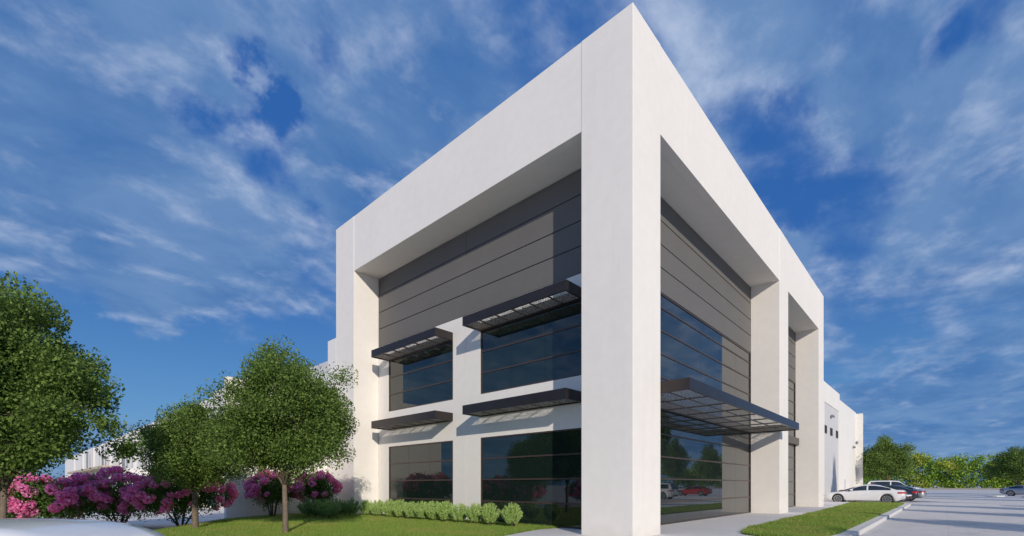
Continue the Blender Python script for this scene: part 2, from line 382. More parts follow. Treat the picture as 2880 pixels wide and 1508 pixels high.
def window_y(x0, x1, z0, z1, muls, verts, gm, thick=.03):
    f = MB(); t_ = .055
    f.box(x0, x0 + t_, XW + .012, XW + .09, z0, z1).box(x1 - t_, x1, XW + .012, XW + .09, z0, z1)
    f.box(x0 + t_, x1 - t_, XW + .012, XW + .09, z1 - t_, z1).box(x0 + t_, x1 - t_, XW + .012, XW + .09, z0, z0 + t_)
    for z in muls: f.box(x0 + t_, x1 - t_, XW + .02, XW + .07, z - thick, z + thick)
    o = f.build('window', M['mullion'], B)
    g_ = MB(); xs = [x0 + t_] + verts + [x1 - t_]
    for a, b_ in zip(xs[:-1], xs[1:]): g_.box(a + .006, b_ - .006, XW + .05, XW + .08, z0 + t_, z1 - t_)
    g_.box(x0 + t_, x1 - t_, XW + .085, XW + .09, z0 + t_, z1 - t_)
    g_.build('glass', gm, o)
for y0, y1 in ((10.02, 15.40), (2.78, 8.16)):
    v_ = [y0 + (y1 - y0) * k / 3 for k in (1, 2)]
    window_x(y0, y1, 5.58, 8.37, [6.50, 7.43], v_, M['glass_l'])
    window_x(y0, y1, 0.0, 3.68, [.91, 1.84, 2.75], v_, M['glass_l'])
window_y(1.84, 16.77, 4.96, 9.27, [5.92, 6.85, 7.78, 8.70], [1.84 + 14.93 * k / 6 for k in range(1, 6)], M['glass'])
window_y(1.84, 16.77, 0.0, 4.96, [.91, 1.85, 2.74, 3.65], [1.84 + 14.93 * k / 6 for k in range(1, 6)], M['glass'])
window_y(18.72, 27.80, 5.1, 9.27, [5.92, 6.85, 7.78, 8.70], [18.72 + 9.08 * k / 4 for k in range(1, 4)], M['glass'])
window_y(18.72, 27.80, 0.0, 4.6, [.91, 1.85, 2.74, 3.65], [18.72 + 9.08 * k / 4 for k in range(1, 4)], M['glass'])
MB().box(18.72, 27.80, XW - .25, XB, 4.6, 5.1).build('spandrel_beam', M['bronze'], B)

def canopy(x0, x1, y0, y1, z0, z1, alongx, n):
    """fascia frame on three sides, cross bars, mesh soffit"""
    t_ = .07; f = MB()
    if alongx: wallside = 'y1'
    f.box(x0, x1, y0, y0 + t_, z0, z1) if alongx else f.box(x0, x0 + t_, y0, y1, z0, z1)
    if alongx:
        f.box(x0, x0 + t_, y0 + t_, y1, z0, z1).box(x1 - t_, x1, y0 + t_, y1, z0, z1).box(x0 + t_, x1 - t_, y1 - t_, y1 - .004, z0, z1 - .02)
        for k in range(1, n): 
            x = x0 + (x1 - x0) * k / n; f.box(x - .012, x + .012, y0 + t_, y1 - t_, z0 + .03, z0 + .09)
        for k in (1, 2):
            y = y0 + (y1 - y0) * k / 3; f.box(x0 + t_, x1 - t_, y - .012, y + .012, z0 + .032, z0 + .088)
    else:
        f.box(x0 + t_, x1, y0, y0 + t_, z0, z1).box(x0 + t_, x1, y1 - t_, y1, z0, z1).box(x1 - t_, x1 - .004, y0 + t_, y1 - t_, z0, z1 - .02)
        for k in range(1, n):
            y = y0 + (y1 - y0) * k / n; f.box(x0 + t_, x1 - t_, y - .012, y + .012, z0 + .03, z0 + .09)
    o = f.build('canopy', M['bronze'], B, .006)
    z = z0 + .05; p = MB()
    p.v = [(x0 + t_, y0 + t_, z), (x1 - t_, y0 + t_, z), (x1 - t_, y1 - t_, z), (x0 + t_, y1 - t_, z)]; p.f = [(0, 1, 2, 3)]
    p.build('mesh_panel', M['grid'], o)
for y0, y1 in ((10.02, 15.40), (2.78, 8.16)):
    canopy(.45, 1.5, y0, y1, 8.32, 8.70, False, 6)
    canopy(.45, 1.5, y0, y1, 4.58, 4.96, False, 6)
canopy(1.86, 16.75, -.95, 1.5, 4.60, 4.98, True, 8)

# ------------------------------------------------------------------ warehouse behind (left side) and wing (right side)
Wh = empty('warehouse', (0, LY + .01, 0), 'long white warehouse wall running back on the left, behind the trees', 'warehouse')
def wp(mb, name, m, par, bevel=0):
    """world-space part under a thing that stands elsewhere"""
    o = mb.build(name, m, par, bevel); L = par.location
    me = o.data; a = np.empty(len(me.vertices) * 3, dtype=np.float32); me.vertices.foreach_get('co', a)
    a = a.reshape(-1, 3) - np.array(L, dtype=np.float32); me.vertices.foreach_set('co', a.ravel()); return o
wp(MB().box(.0, 4, LY + .01, 19.35, -.3, 9.88), 'wall', M['wing'], Wh)
wp(MB().box(1.5, 40, 19.35, 32, -.3, 8.9), 'wall', M['wing'], Wh)
wp(MB().box(1.49, 40, 19.35, 32, 8.93, 9.6), 'wall_band', M['greyband'], Wh)
wp(MB().box(0, 50, 32, 40.9, -.3, 9.9), 'wall', M['wing'], Wh)
wp(MB().box(0, 50, 40.9, 190, -.3, 9.45), 'wall', M['wing'], Wh)
for y in (44, 55, 66, 77, 88, 99, 110, 121, 140, 160): wp(MB().box(-.35, -.001, y, y + 1.1, -.3, 9.2), 'pilaster', M['greyband'], Wh)
for y in (60, 83, 105, 128): wp(MB().box(-.62, -.36, y + .3, y + .8, -.1, 8.6), 'downspout', M['steel'], Wh)
for y in (92, 103, 114, 126):
    d_ = wp(MB().box(-.06, -.002, y, y + 6.0, -.1, 3.6), 'dock_door', M['steel'], Wh)
wp(MB().box(-2.2, -.003, 90, 150, 4.3, 4.7), 'dock_canopy', M['tan'], Wh)
# free-standing screen walls on the yard side
sw = empty('screen_wall', (-5.2, 19.4, 0), 'tall white screen wall closing the yard behind the middle tree', 'wall')
wp(MB().box(-5.2, -.01, 19.36, 19.7, -.3, 7.0).box(-5.215, -.012, 19.345, 19.715, .19, .205), 'wall_panel', M['white'], sw, .01)
en = empty('yard_enclosure', (-6.5, 38, 0), 'low white masonry yard enclosure with tan edge between the left trees', 'enclosure')
wp(MB().box(-6.5, -1.2, 38.0, 38.3, -.3, 2.85).box(-6.5, -6.2, 38.3, 39.2, -.3, 2.85), 'wall', M['wing'], en)
wp(MB().box(-6.5, -6.2, 41.8, 43, -.3, 2.85), 'wall', M['wing'], en)
wp(MB().box(-6.56, -6.5, 37.95, 38.25, -.3, 2.9), 'corner_trim', M['tan'], en)
wp(MB().box(-6.4, -6.3, 39.2, 41.8, -.2, 2.6), 'doorway_dark', M['dark'], en)  # dark sheet filling the doorway, its shadow put into the colour

Rw = empty('warehouse_wing', (RX3b + .01, 3.5, 0), 'lower white warehouse wing behind the parked cars on the right', 'warehouse')
wp(MB().box(RX3b + .02, 51.85, 3.5, 30, -.3, 13.63), 'wall', M['wing'], Rw)
wp(MB().box(51.85, 61.75, 3.5, 30, 11.3, 13.62), 'wall', M['wing'], Rw)
wp(MB().box(51.85, 61.75, 3.56, 30, -.3, 11.3), 'wall_panel', M['greyband'], Rw)
wp(MB().box(61.75, 62.4, 3.5, 30, -.3, 13.625), 'wall', M['wing'], Rw)
wp(MB().box(62.4, 77.9, 3.5, 30, -.3, 12.9), 'wall', M['wing'], Rw)
wp(MB().box(77.9, 78.3, 2.65, 30, -.3, 12.75), 'end_fin', M['wing'], Rw)
for x in (52.75, 56.5, 60.6):
    wf = wp(MB().box(x - .72, x + .72, 3.5, 3.558, 7.7, 8.62), 'window', M['mullion'], Rw)
    gp = MB().box(x - .62, x + .62, 3.49, 3.499, 7.78, 8.54).build('pane', M['dark'], wf)
    me = gp.data
    for v in me.vertices: v.co -= Vector(Rw.location)
for x, z in ((56.2, 10.0), (74.5, 7.3), (77.6, 8.2)):
    o = MB().box(x - .4, x + .4, 3.2, 3.48, z - .1, z + .12).box(x - .12, x + .12, 3.3, 3.5, z + .12, z + .22)
    wp(o, 'wall_lamp', M['steel'], Rw, .02)
dr = MB().box(66.0, 67.3, 3.46, 3.498, -.1, 2.4); wp(dr, 'door', M['greyband'], Rw)

# ------------------------------------------------------------------ trees
def make_tree(name, loc, th, cr, ch, cz, n_cl, n_lf, lsize, label, trunk_r=.1, seed=1, group=None, clump=.30, mb=M['bark'], fork=None):
    """th trunk height, crown ellipsoid radius cr, half height ch, centre cz"""
    global rng
    rng = np.random.default_rng(seed); rnd = random.Random(seed)
    T_ = empty(name, loc, label, 'tree', group)
    tr = MB(); top = Vector((rnd.uniform(-.06, .06), rnd.uniform(-.06, .06), th))
    tr.tube([(0, 0, -.1), (0, 0, .12), (top.x * .3, top.y * .3, th * .5), top], [trunk_r * 1.5, trunk_r * 1.12, trunk_r * .98, trunk_r * .85], 10)
    # clump centres: even spread in a bumpy ellipsoid, biased to the outside
    cen = []
    ph = rng.uniform(0, 6.28, 6)
    while len(cen) < n_cl:
        v = rng.normal(size=3); v /= np.linalg.norm(v); a = math.atan2(v[1], v[0])
        bump = 1 + (.14 if rng.uniform() < .08 else 0) + .13 * math.sin(3 * a + ph[0] + 2 * v[2]) + .11 * math.sin(5 * a + ph[1] - 3 * v[2]) + .07 * math.sin(4 * v[2] + ph[2] + 2 * a)
        r = rng.uniform(.03, 1) ** .42 * bump * rng.uniform(.88, 1.06)
        p = np.array([v[0] * cr * r, v[1] * cr * r, v[2] * ch * r])
        if p[2] < -.55 * ch: 
            p[2] = -.55 * ch + (p[2] + .55 * ch) * .45
        # fuller low shoulder, narrower top
        k = 1.05 - .22 * (p[2] / ch); p[0] *= k; p[1] *= k
        p[2] += cz; cen.append(p)
    cen = np.array(cen)
    hub = Vector((top.x, top.y, th))
    mains = []
    for k in range(7):
        a = k / 7 * 6.283 + rnd.uniform(-.3, .3); rr = cr * rnd.uniform(.35, .6)
        mains.append(Vector((math.cos(a) * rr, math.sin(a) * rr, cz + ch * rnd.uniform(-.35, .35))))
    mains.append(Vector((0, 0, cz + ch * .55))); mains.append(Vector((.1 * cr, -.1 * cr, cz)))
    for q in mains:
        mid = hub.lerp(q, .5) + Vector((0, 0, -.08 * ch)) + Vector((rnd.uniform(-.1, .1), rnd.uniform(-.1, .1), 0))
        tr.tube([hub - Vector((0, 0, .08)), mid, q], [trunk_r * .55, trunk_r * .36, trunk_r * .2], 6)
    for p in cen[::1 if n_cl < 160 else 2]:
        P = Vector(p); q = min(mains, key=lambda s_: (s_ - P).length + .5 * (s_.z > P.z))
        st = hub.lerp(q, rnd.uniform(.55, 1))
        tr.tube([st, st.lerp(P, .5) + Vector((0, 0, .06)), P], [trunk_r * .17, trunk_r * .11, trunk_r * .05], 4)
    tr.build('trunk', mb, T_, smooth=True)
    ctr = np.array([0, 0, cz])
    idx = rng.integers(0, n_cl, n_cl * n_lf); sp_ = rng.uniform(.5, 1.35, n_cl)[idx][:, None]
    off = rng.normal(size=(len(idx), 3)); off *= clump * sp_ * np.array([1, 1, .75])
    off *= np.minimum(1, 1.9 / (np.linalg.norm(off, axis=1)[:, None] / clump + 1e-6)); c_ = cen[idx] + off
    out = c_ - ctr; out /= np.linalg.norm(out, axis=1)[:, None] + 1e-9
    V, Fc = leaves(c_, lsize, up=.15, aspect=.6, outward=out * .5)
    link('crown', npmesh('crown', V, Fc, M['leaf']), T_)
    return T_
# three lawn trees
make_tree('lawn_tree', G(803, 15.6), 1.62, 2.05, 2.1, 3.80, 175, 560, .078, 'round green tree with slender pale trunk in front of the white left column', .085, 3)
make_tree('lawn_tree', G(549, 17.2), 1.45, 1.55, 1.52, 2.98, 130, 520, .078, 'smaller green tree between the two bigger lawn trees, over pink blossom', .10, 12)
make_tree('lawn_tree', G(8, 12.0), 1.5, 2.2, 2.4, 3.95, 190, 600, .088, 'largest dark green tree at the left edge, behind the white car', .075, 5)
# lot trees: prototype and copies
lt = make_tree('lot_tree', G(2492, 72, -.1), 1.9, 3.7, 3.1, 5.6, 190, 150, .24, 'round dark green tree behind the parked cars beside the white wing', .16, 21, 'trees in the parking lot', clump=.55)
lt.scale = (.84, .84, 1.0)
# second far tree at right edge; the rest stand beside the lot and throw the long shadows
copy_thing(lt, G(2862, 86, -.1), 2.2, .95, 'round dark green tree at the right edge of the lot')
for i, (x, y, sx, sz) in enumerate([(-5, -22.5, .5, .93), (7.3, -22.5, .52, .93), (19.5, -22, .45, .9), (31, -22, .5, .95), (45.0, -17.7, .45, 1.6), (60, -22, .5, 1.0), (75, -22, .5, 1.), (92, -22, .5, .95), (110, -24, .6, 1)]):
    o = copy_thing(lt, (x, y, -.1), 1.3 * i, 1, 'narrow green tree on the strip across the lot, outside the right edge'); o.scale = (sx, sx, sz)

# ------------------------------------------------------------------ woodland at the far edge
pts = [(140, 95), (190, 60), (232, 15), (240, -30), (225, -90), (180, -140), (120, -150), (60, -120), (0, -110), (-60, -90)]
cs = []
rng = np.random.default_rng(33)
for (x0, y0), (x1, y1) in zip(pts[:-1], pts[1:]):
    L = math.hypot(x1 - x0, y1 - y0); n = int(L * (9.5 if x0 > 170 and y1 > -95 and y0 < 61 else 2.6))
    for k in range(n):
        u = rng.uniform(); dpt = abs(rng.normal(0, 5))
        far = Vector((x0 + (x1 - x0) * u, y0 + (y1 - y0) * u)); o_ = far.normalized() * dpt
        Hh = 11.5 + 2.6 * math.sin(far.x * .11 + far.y * .07) + 1.6 * math.sin(far.y * .31) + rng.uniform(-1, 1.2)
        z_ = rng.uniform(0, 1) ** .8 * Hh
        cs.append((far.x + o_.x * (.3 + z_ / Hh), far.y + o_.y * (.3 + z_ / Hh), z_))
cs = np.array(cs); idx = np.repeat(np.arange(len(cs)), 60)
c_ = cs[idx] + rng.normal(size=(len(idx), 3)) * np.array([1.1, 1.1, .9]) * rng.uniform(.7, 1.3, len(cs))[idx][:, None]
c_[:, 2] = np.abs(c_[:, 2]) - .1
V, Fc = leaves(c_, .68, up=.2, aspect=.8)
tag(link('woodland', npmesh('woodland', V, Fc, M['wood'])), 'bright yellow-green woodland edge beyond the parking lot', 'woodland', kind='stuff')
kw = MB()
for (x0, y0), (x1, y1) in zip(pts[:5], pts[1:6]):
    a = Vector((x0, y0)) * .975; b_ = Vector((x1, y1)) * .975
    kw.prism([(a.x, a.y), (b_.x, b_.y), (b_.x + .4, b_.y), (a.x + .4, a.y)], -.2, .45)
tag(kw.build('kerb', M['far_shade']), kind='structure')  # low dark strip added for the shaded paving at the woodland foot

# ------------------------------------------------------------------ flowering bushes
petal_meshes = []
for s_ in range(3):
    rng = np.random.default_rng(60 + s_)
    v = rng.normal(size=(95, 3)); v /= np.linalg.norm(v, axis=1)[:, None]
    c_ = v * np.array([.145, .145, .12]) * rng.uniform(.75, 1.1, 95)[:, None]
    V, Fc = leaves(c_, .085, aspect=.95, outward=np.cross(v, rng.normal(size=(95, 3))))
    petal_meshes.append(npmesh('flower_cluster', V, Fc, M['petal']))
def bush(loc, rx, rz, cz, nfl, label, seed, z_low=.42):
    global rng
    rng = np.random.default_rng(seed); rnd = random.Random(seed)
    T_ = empty('flowering_bush', loc, label, 'bush', 'pink flowering bushes behind the lawn')
    st = MB()
    for k in range(5):
        a = k / 5 * 6.283 + rnd.uniform(-.4, .4); r = rx * rnd.uniform(.25, .5)
        st.tube([(math.cos(a) * .06, math.sin(a) * .06, -.15), (math.cos(a) * r * .45, math.sin(a) * r * .45, .3), (math.cos(a) * r, math.sin(a) * r, cz)], [.04, .032, .018], 6)
    st.build('stem', M['bark_d'], T_, smooth=True)
    n_cl = int(95 * rx); cen = []
    while len(cen) < n_cl:
        v = rng.normal(size=3); v /= np.linalg.norm(v); r = rng.uniform(.05, 1) ** .4 * rng.uniform(.85, 1.08)
        p = np.array([v[0] * rx * r, v[1] * rx * r * .8, v[2] * rz * r * (1 + .18 * math.sin(3 * v[0] * 2 + seed))])
        cen.append(p + (0, 0, cz))
    cen = np.array(cen); idx = np.repeat(np.arange(n_cl), 95)
    c_ = cen[idx] + rng.normal(size=(len(idx), 3)) * .16
    V, Fc = leaves(c_, .085, up=.2, aspect=.6); link('foliage', npmesh('foliage', V, Fc, M['leaf_fl']), T_)
    cam_l = Vector(CAM) - Vector(loc)
    for k in range(nfl):
        for _ in range(30):
            v = rng.normal(size=3); v /= np.linalg.norm(v)
            if v[2] > -.75 and v[0] * cam_l.x + v[1] * cam_l.y > -.45 * cam_l.length and rnd.random() < (.55 + .45 * v[2]) + .2: break
        p = (v[0] * rx * 1.02, v[1] * rx * .84, cz + v[2] * rz * 1.03 * (1 + .18 * math.sin(3 * v[0] * 2 + seed)))
        o = bpy.data.objects.new('flower_cluster', petal_meshes[k % 3]); C.objects.link(o); o.parent = T_
        o.location = p; o.rotation_euler = (rnd.uniform(-.6, .6), rnd.uniform(-.6, .6), rnd.uniform(0, 6)); s2 = rnd.uniform(.8, 1.45); o.scale = (s2,) * 3
bush(G(15, 16.8), 1.45, .78, 1.05, 70, 'pink flowering bush at the far left, under the largest tree', 1)
bush(G(170, 17.6), 1.5, .80, 1.05, 70, 'pink flowering bush between the far left bush and the one by the yard gap', 5)
bush(G(335, 19.0), 1.6, .95, 1.12, 76, 'pink flowering bush standing left of the yard gap, behind the white car roof', 2)
bush(G(510, 19.2), 1.85, .82, 1.18, 66, 'pink flowering bush with bare stems around the smaller lawn tree', 3)
bush(G(766, 23.5), 1.15, .72, 1.42, 44, 'pink flowering bush behind the slender trunk of the round tree', 4)
bush(G(893, 24.3), 1.05, .68, 1.45, 40, 'pink flowering bush beside the white left column', 6)
bush((-16.5, 21, 0), 1.8, .75, 1.2, 50, 'pink flowering bush outside the left edge, mirrored in the windows', 7)
bush((-17.5, 15.5, 0), 1.8, .75, 1.2, 50, 'pink flowering bush further left of the lawn, mirrored in the windows', 8)

# ------------------------------------------------------------------ low shrubs along the left facade
def shrub_mesh(name, r, h, n, m, seed, lsize=.075, asp=.3):
    global rng
    rng = np.random.default_rng(seed)
    v = rng.normal(size=(n, 3)); v[:, 2] = np.abs(v[:, 2]) * 1.1 - .25; v /= np.linalg.norm(v, axis=1)[:, None]
    # upright sprays: strings of small leaves along stems that fan out from the base
    ns = 90; a = rng.uniform(0, 6.283, ns); tilt = np.sqrt(rng.uniform(0, 1, ns)) * 1.0
    k = rng.integers(0, ns, n); u = rng.uniform(.12, 1, n) ** .65
    zz = h * u * np.cos(tilt * 1.05)[k]
    rad = (r * np.sin(tilt * 1.45))[k] * (u ** .7)
    c_ = np.c_[np.cos(a[k]) * rad, np.sin(a[k]) * rad, .03 + zz] + rng.normal(size=(n, 3)) * .018
    out = np.c_[np.cos(a[k]) * .35, np.sin(a[k]) * .35, np.ones(n)]
    V, Fc = leaves(c_, lsize, aspect=asp, outward=out * 1.1); return npmesh(name, V, Fc, m)
sm = [shrub_mesh('foliage', .405, .9, 5600, M['shrub'], 90 + i) for i in range(3)]
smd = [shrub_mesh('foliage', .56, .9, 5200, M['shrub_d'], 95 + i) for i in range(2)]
def Pax(px, x):   # point of the picture column px on the plane x = const
    d = FW + RT * (px - CX) / F; t_ = (x - CAM[0]) / d[0]; return CAM[1] + t_ * d[1]
names = ['rightmost', 'second', 'third', 'fourth', 'fifth', 'sixth', 'seventh', 'eighth', 'ninth', 'tenth', 'eleventh', 'twelfth']
for i, px in enumerate((1440, 1379, 1335, 1292, 1254, 1220, 1186.5, 1156, 1126, 1095, 1062, 1032.5)):
    x = .30 - .25 * i / 11
    lab = 'light green shrub at the right end of the facade row, before the large dark window' if i == 0 else ('light green shrub at the left end of the facade row, by the white column' if i == 11 else 'light green shrub %s from the right in the row along the left facade' % names[i])
    r = empty('row_shrub', (x, Pax(px, x), 0), lab, 'shrub', 'light green shrubs along the left facade')
    o = link('foliage', sm[i % 3], r); o.rotation_euler[2] = i * 1.9; o.scale = (1, 1, 1 - .03 * (i % 4))
    MB().tube([(0, 0, -.05), (0, 0, .2)], [.03, .02], 6).build('stem', M['bark_d'], r)
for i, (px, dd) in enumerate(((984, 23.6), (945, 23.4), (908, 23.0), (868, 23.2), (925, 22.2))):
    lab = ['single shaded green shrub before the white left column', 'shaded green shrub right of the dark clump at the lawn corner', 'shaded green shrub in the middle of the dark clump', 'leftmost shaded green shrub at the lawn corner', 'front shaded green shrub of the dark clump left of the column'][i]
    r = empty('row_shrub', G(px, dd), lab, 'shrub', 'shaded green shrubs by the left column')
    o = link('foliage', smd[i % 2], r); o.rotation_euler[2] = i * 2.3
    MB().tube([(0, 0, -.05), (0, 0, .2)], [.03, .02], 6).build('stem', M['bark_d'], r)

# ------------------------------------------------------------------ cars
def paint(name, col, rough=.25, metal=0.):
    m = bpy.data.materials.new(name); m.use_nodes = True; b = m.node_tree.nodes['Principled BSDF']
    b.inputs['Base Color'].default_value = (*col, 1); b.inputs['Roughness'].default_value = rough; b.inputs['Metallic'].default_value = metal
    b.inputs['Coat Weight'].default_value = .8; b.inputs['Coat Roughness'].default_value = .04
    t = NT(m.node_tree); pos = t.node('ShaderNodeNewGeometry').outputs['Position']
    f = t.smooth(t.noise(pos, 3., 4.), .3, .8)
    c = t.mix(f, (*[x * .93 for x in col], 1), (*col, 1)); t.l.new(c, b.inputs['Base Color']); return m
M['p_white'] = paint('white_paint', (.78, .77, .76)); M['p_white2'] = paint('warm_white_paint', (.88, .86, .83), .45); M['p_silver'] = paint('silver_paint', (.45, .46, .48), .3, .5)
M['p_black'] = paint('black_paint', (.02, .02, .025)); M['p_red'] = paint('red_paint', (.45, .015, .02)); M['p_dark'] = paint('maroon_black_paint', (.05, .018, .02))
M['p_beige'] = paint('beige_paint', (.5, .42, .30), .3, .3)
M['cglass'] = mat('car_glass', (.02, .026, .035), .03, 0, 1.8); M['tyre'] = mat('tyre_rubber', (.02, .02, .02), .8, noise=(8., .2)); M['rim'] = mat('rim_alloy', (.55, .55, .56), .3, .8)
M['trim'] = mat('black_trim', (.02, .02, .022), .5); M['tail'] = mat('tail_lamp_red', (.45, .01, .012), .2); M['lamp'] = mat('head_lamp_lens', (.75, .77, .8), .1)
def interp(x, tab):
    xs, ys = zip(*tab); 
    # smooth cubic through the table
    if x <= xs[0]: return ys[0]
    if x >= xs[-1]: return ys[-1]
    for i in range(len(xs) - 1):
        if x <= xs[i + 1]:
            h = xs[i + 1] - xs[i]; u = (x - xs[i]) / h
            def sl(j):
                if j == 0 or j == len(xs) - 1:
                    k = 0 if j == 0 else j - 1; return (ys[k + 1] - ys[k]) / (xs[k + 1] - xs[k])
                return (ys[j + 1] - ys[j - 1]) / (xs[j + 1] - xs[j - 1])
            m0, m1 = sl(i) * h, sl(i + 1) * h
            return (2*u**3-3*u*u+1)*ys[i] + (u**3-2*u*u+u)*m0 + (-2*u**3+3*u*u)*ys[i+1] + (u**3-u*u)*m1
SED = dict(L=4.97, W=.97, wf=.96, wr=3.94, wrad=.35,
    deck=[(0, .60), (.12, .70), (.5, .80), (1.2, .89), (1.6, .94), (2.6, .97), (4.0, 1.02), (4.7, 1.03), (4.93, .98), (4.97, .9)],
    plan=[(0, .62), (.12, .78), (.4, .90), (1.0, .96), (2.5, .965), (4.1, .965), (4.6, .92), (4.88, .82), (4.97, .72)],
    roof=[(1.32, .88), (1.75, 1.10), (2.15, 1.31), (2.55, 1.42), (2.95, 1.44), (3.4, 1.40), (3.9, 1.27), (4.4, 1.08), (4.62, 1.0)],
    topw=.60, ws=2.25, rs=3.55, bp=(2.72, 2.82), sg=(1.62, 4.15), cabin=(1.32, 4.62))
SUV = dict(L=4.9, W=.98, wf=.92, wr=3.85, wrad=.39,
    deck=[(0, .75), (.1, .92), (.4, 1.02), (1.1, 1.10), (1.5, 1.12), (2.6, 1.13), (4.5, 1.15), (4.85, 1.12), (4.9, 1.0)],
    plan=[(0, .74), (.12, .86), (.4, .95), (1.0, .98), (2.5, .985), (4.4, .98), (4.8, .93), (4.9, .86)],
    roof=[(1.3, 1.08), (1.7, 1.42), (2.0, 1.68), (2.3, 1.78), (3.2, 1.81), (4.2, 1.78), (4.6, 1.70), (4.8, 1.35), (4.88, 1.12)],
    topw=.72, ws=2.05, rs=4.55, bp=(2.7, 2.8), sg=(1.55, 4.5), cabin=(1.3, 4.88))
RDS = dict(SED); 
def make_car(name, label, pm, S, loc, rz, scale=1., group='cars parked in the lot'):
    T_ = empty(name, loc, label, 'car', group, rz)
    L = S['L']; wr = S['wrad']; ar = wr + .05
    xs = sorted(set([round(x, 3) for x in np.linspace(0, L, 64)] + [S['wf'] - ar, S['wf'] + ar, S['wr'] - ar, S['wr'] + ar]))
    buckets = {'body': ([], []), 'headlight': ([], []), 'tail_light': ([], []), 'grille': ([], [])}
    rings = []
    for x in xs:
        hw = interp(x, S['plan']); zd = interp(x, S['deck']); zb = .24 + .12 * max(0, 1 - x / .35) + .16 * max(0, 1 - (L - x) / .5)
        za = zb
        for wx in (S['wf'], S['wr']):
            if abs(x - wx) < ar + 1e-6: za = max(za, wr + math.sqrt(max(0, ar * ar - (x - wx) ** 2)))
        zm = max(.55, za + .02); zl = max(zd - .16, zm + .03)
        ring = [(0, zb), (hw * .70, zb), (hw * .70, za), (hw * .975, za), (hw, min(za + .06, zm)), (hw * 1.005, zm), (hw * .99, zl), (hw * .93, zd - .04), (hw * .82, zd), (hw * .4, zd + .025), (0, zd + .03)]
        rings.append([(x, y, z) for y, z in ring])
    nR = len(rings[0])
    def addf(bk, q):
        v, f = buckets[bk]; n = len(v); v.extend(q); f.append(tuple(range(n, n + len(q))))
    me_v = []; idx = {}
    body_v = []; body_f = []
    for side in (1, -1):
        off = len(body_v)
        for r_ in rings: body_v += [(x - L / 2, y * side, z) for x, y, z in r_]
        for i in range(len(rings) - 1):
            for j in range(nR - 1):
                q = [off + i * nR + j, off + (i + 1) * nR + j, off + (i + 1) * nR + j + 1, off + i * nR + j + 1]
                body_f.append(tuple(q if side > 0 else q[::-1]))
        for e in (0, len(rings) - 1):
            q = [off + e * nR + j for j in range(nR)]
            body_f.append(tuple(q if (side > 0) == (e == 0) else q[::-1]))
    me = bpy.data.meshes.new('body'); me.from_pydata(body_v, [], body_f)
    import bmesh
    bm = bmesh.new(); bm.from_mesh(me); bmesh.ops.remove_doubles(bm, verts=bm.verts, dist=.0005); bmesh.ops.recalc_face_normals(bm, faces=bm.faces); bm.to_mesh(me); bm.free()
    me.materials.append(pm); body = link('body', me, T_, smooth=True)
    # cabin
    bk = {'roof': [], 'windshield': [], 'rear_window': [], 'side_window': [], 'side_window_rear': []}
    c0, c1 = S['cabin']; xc = np.linspace(c0, c1, 36); rr = []
    for x in xc:
        zr = interp(x, S['roof']); hb = interp(x, S['plan']) * .90; zb = interp(x, S['deck']) - .03; hgt = max(zr - zb, .0)
        Hm = max(z for _, z in S['roof']) - 1.0; k = min(1, hgt / Hm); ht = hb + (S['topw'] - hb) * (k if k < 1 else 1)
        ring = [(hb, zb), (hb + (ht - hb) * .12, zb + hgt * .12), (hb + (ht - hb) * .82, zb + hgt * .84), (ht, zb + hgt * .95), (ht * .72, zr), (0, zr + .02)]
        rr.append([(x - L / 2, y, z) for y, z in ring])
    for side in (1, -1):
        for i in range(len(rr) - 1):
            xm = (xc[i] + xc[i + 1]) / 2
            for j in range(5):
                q = [rr[i][j], rr[i + 1][j], rr[i + 1][j + 1], rr[i][j + 1]]
                q = [(a, b * side, c) for a, b, c in q]
                if side > 0: pass
                else: q = q[::-1]
                hh = rr[i][5][2] - rr[i][0][2]
                if j == 1 and S['sg'][0] < xm < S['sg'][1] and not (S['bp'][0] < xm < S['bp'][1]) and hh > .12: key = 'side_window' if xm < S['bp'][0] else 'side_window_rear'
                elif j >= 3 and xm < S['ws']: key = 'windshield'
                elif j >= 3 and xm > S['rs']: key = 'rear_window'
                else: key = 'roof'
                bk[key].append(q)
    for key, fs in bk.items():
        for grp in ((1, -1) if key.startswith('side') else (0,)):
            v = []; f = []
            for q in fs:
                if grp and sum(p[1] for p in q) * grp < 0: continue
                n = len(v); v += q; f.append((n, n + 1, n + 2, n + 3))
            if not f: continue
            me = bpy.data.meshes.new(key); me.from_pydata(v, [], f)
            bm = bmesh.new(); bm.from_mesh(me); bmesh.ops.remove_doubles(bm, verts=bm.verts, dist=.0005)
            bmesh.ops.recalc_face_normals(bm, faces=bm.faces); bm.to_mesh(me); bm.free()
            me.materials.append(pm if key == 'roof' else M['cglass'])
            link('roof' if key == 'roof' else ('side_window' if key.startswith('side') else key), me, T_, smooth=True)
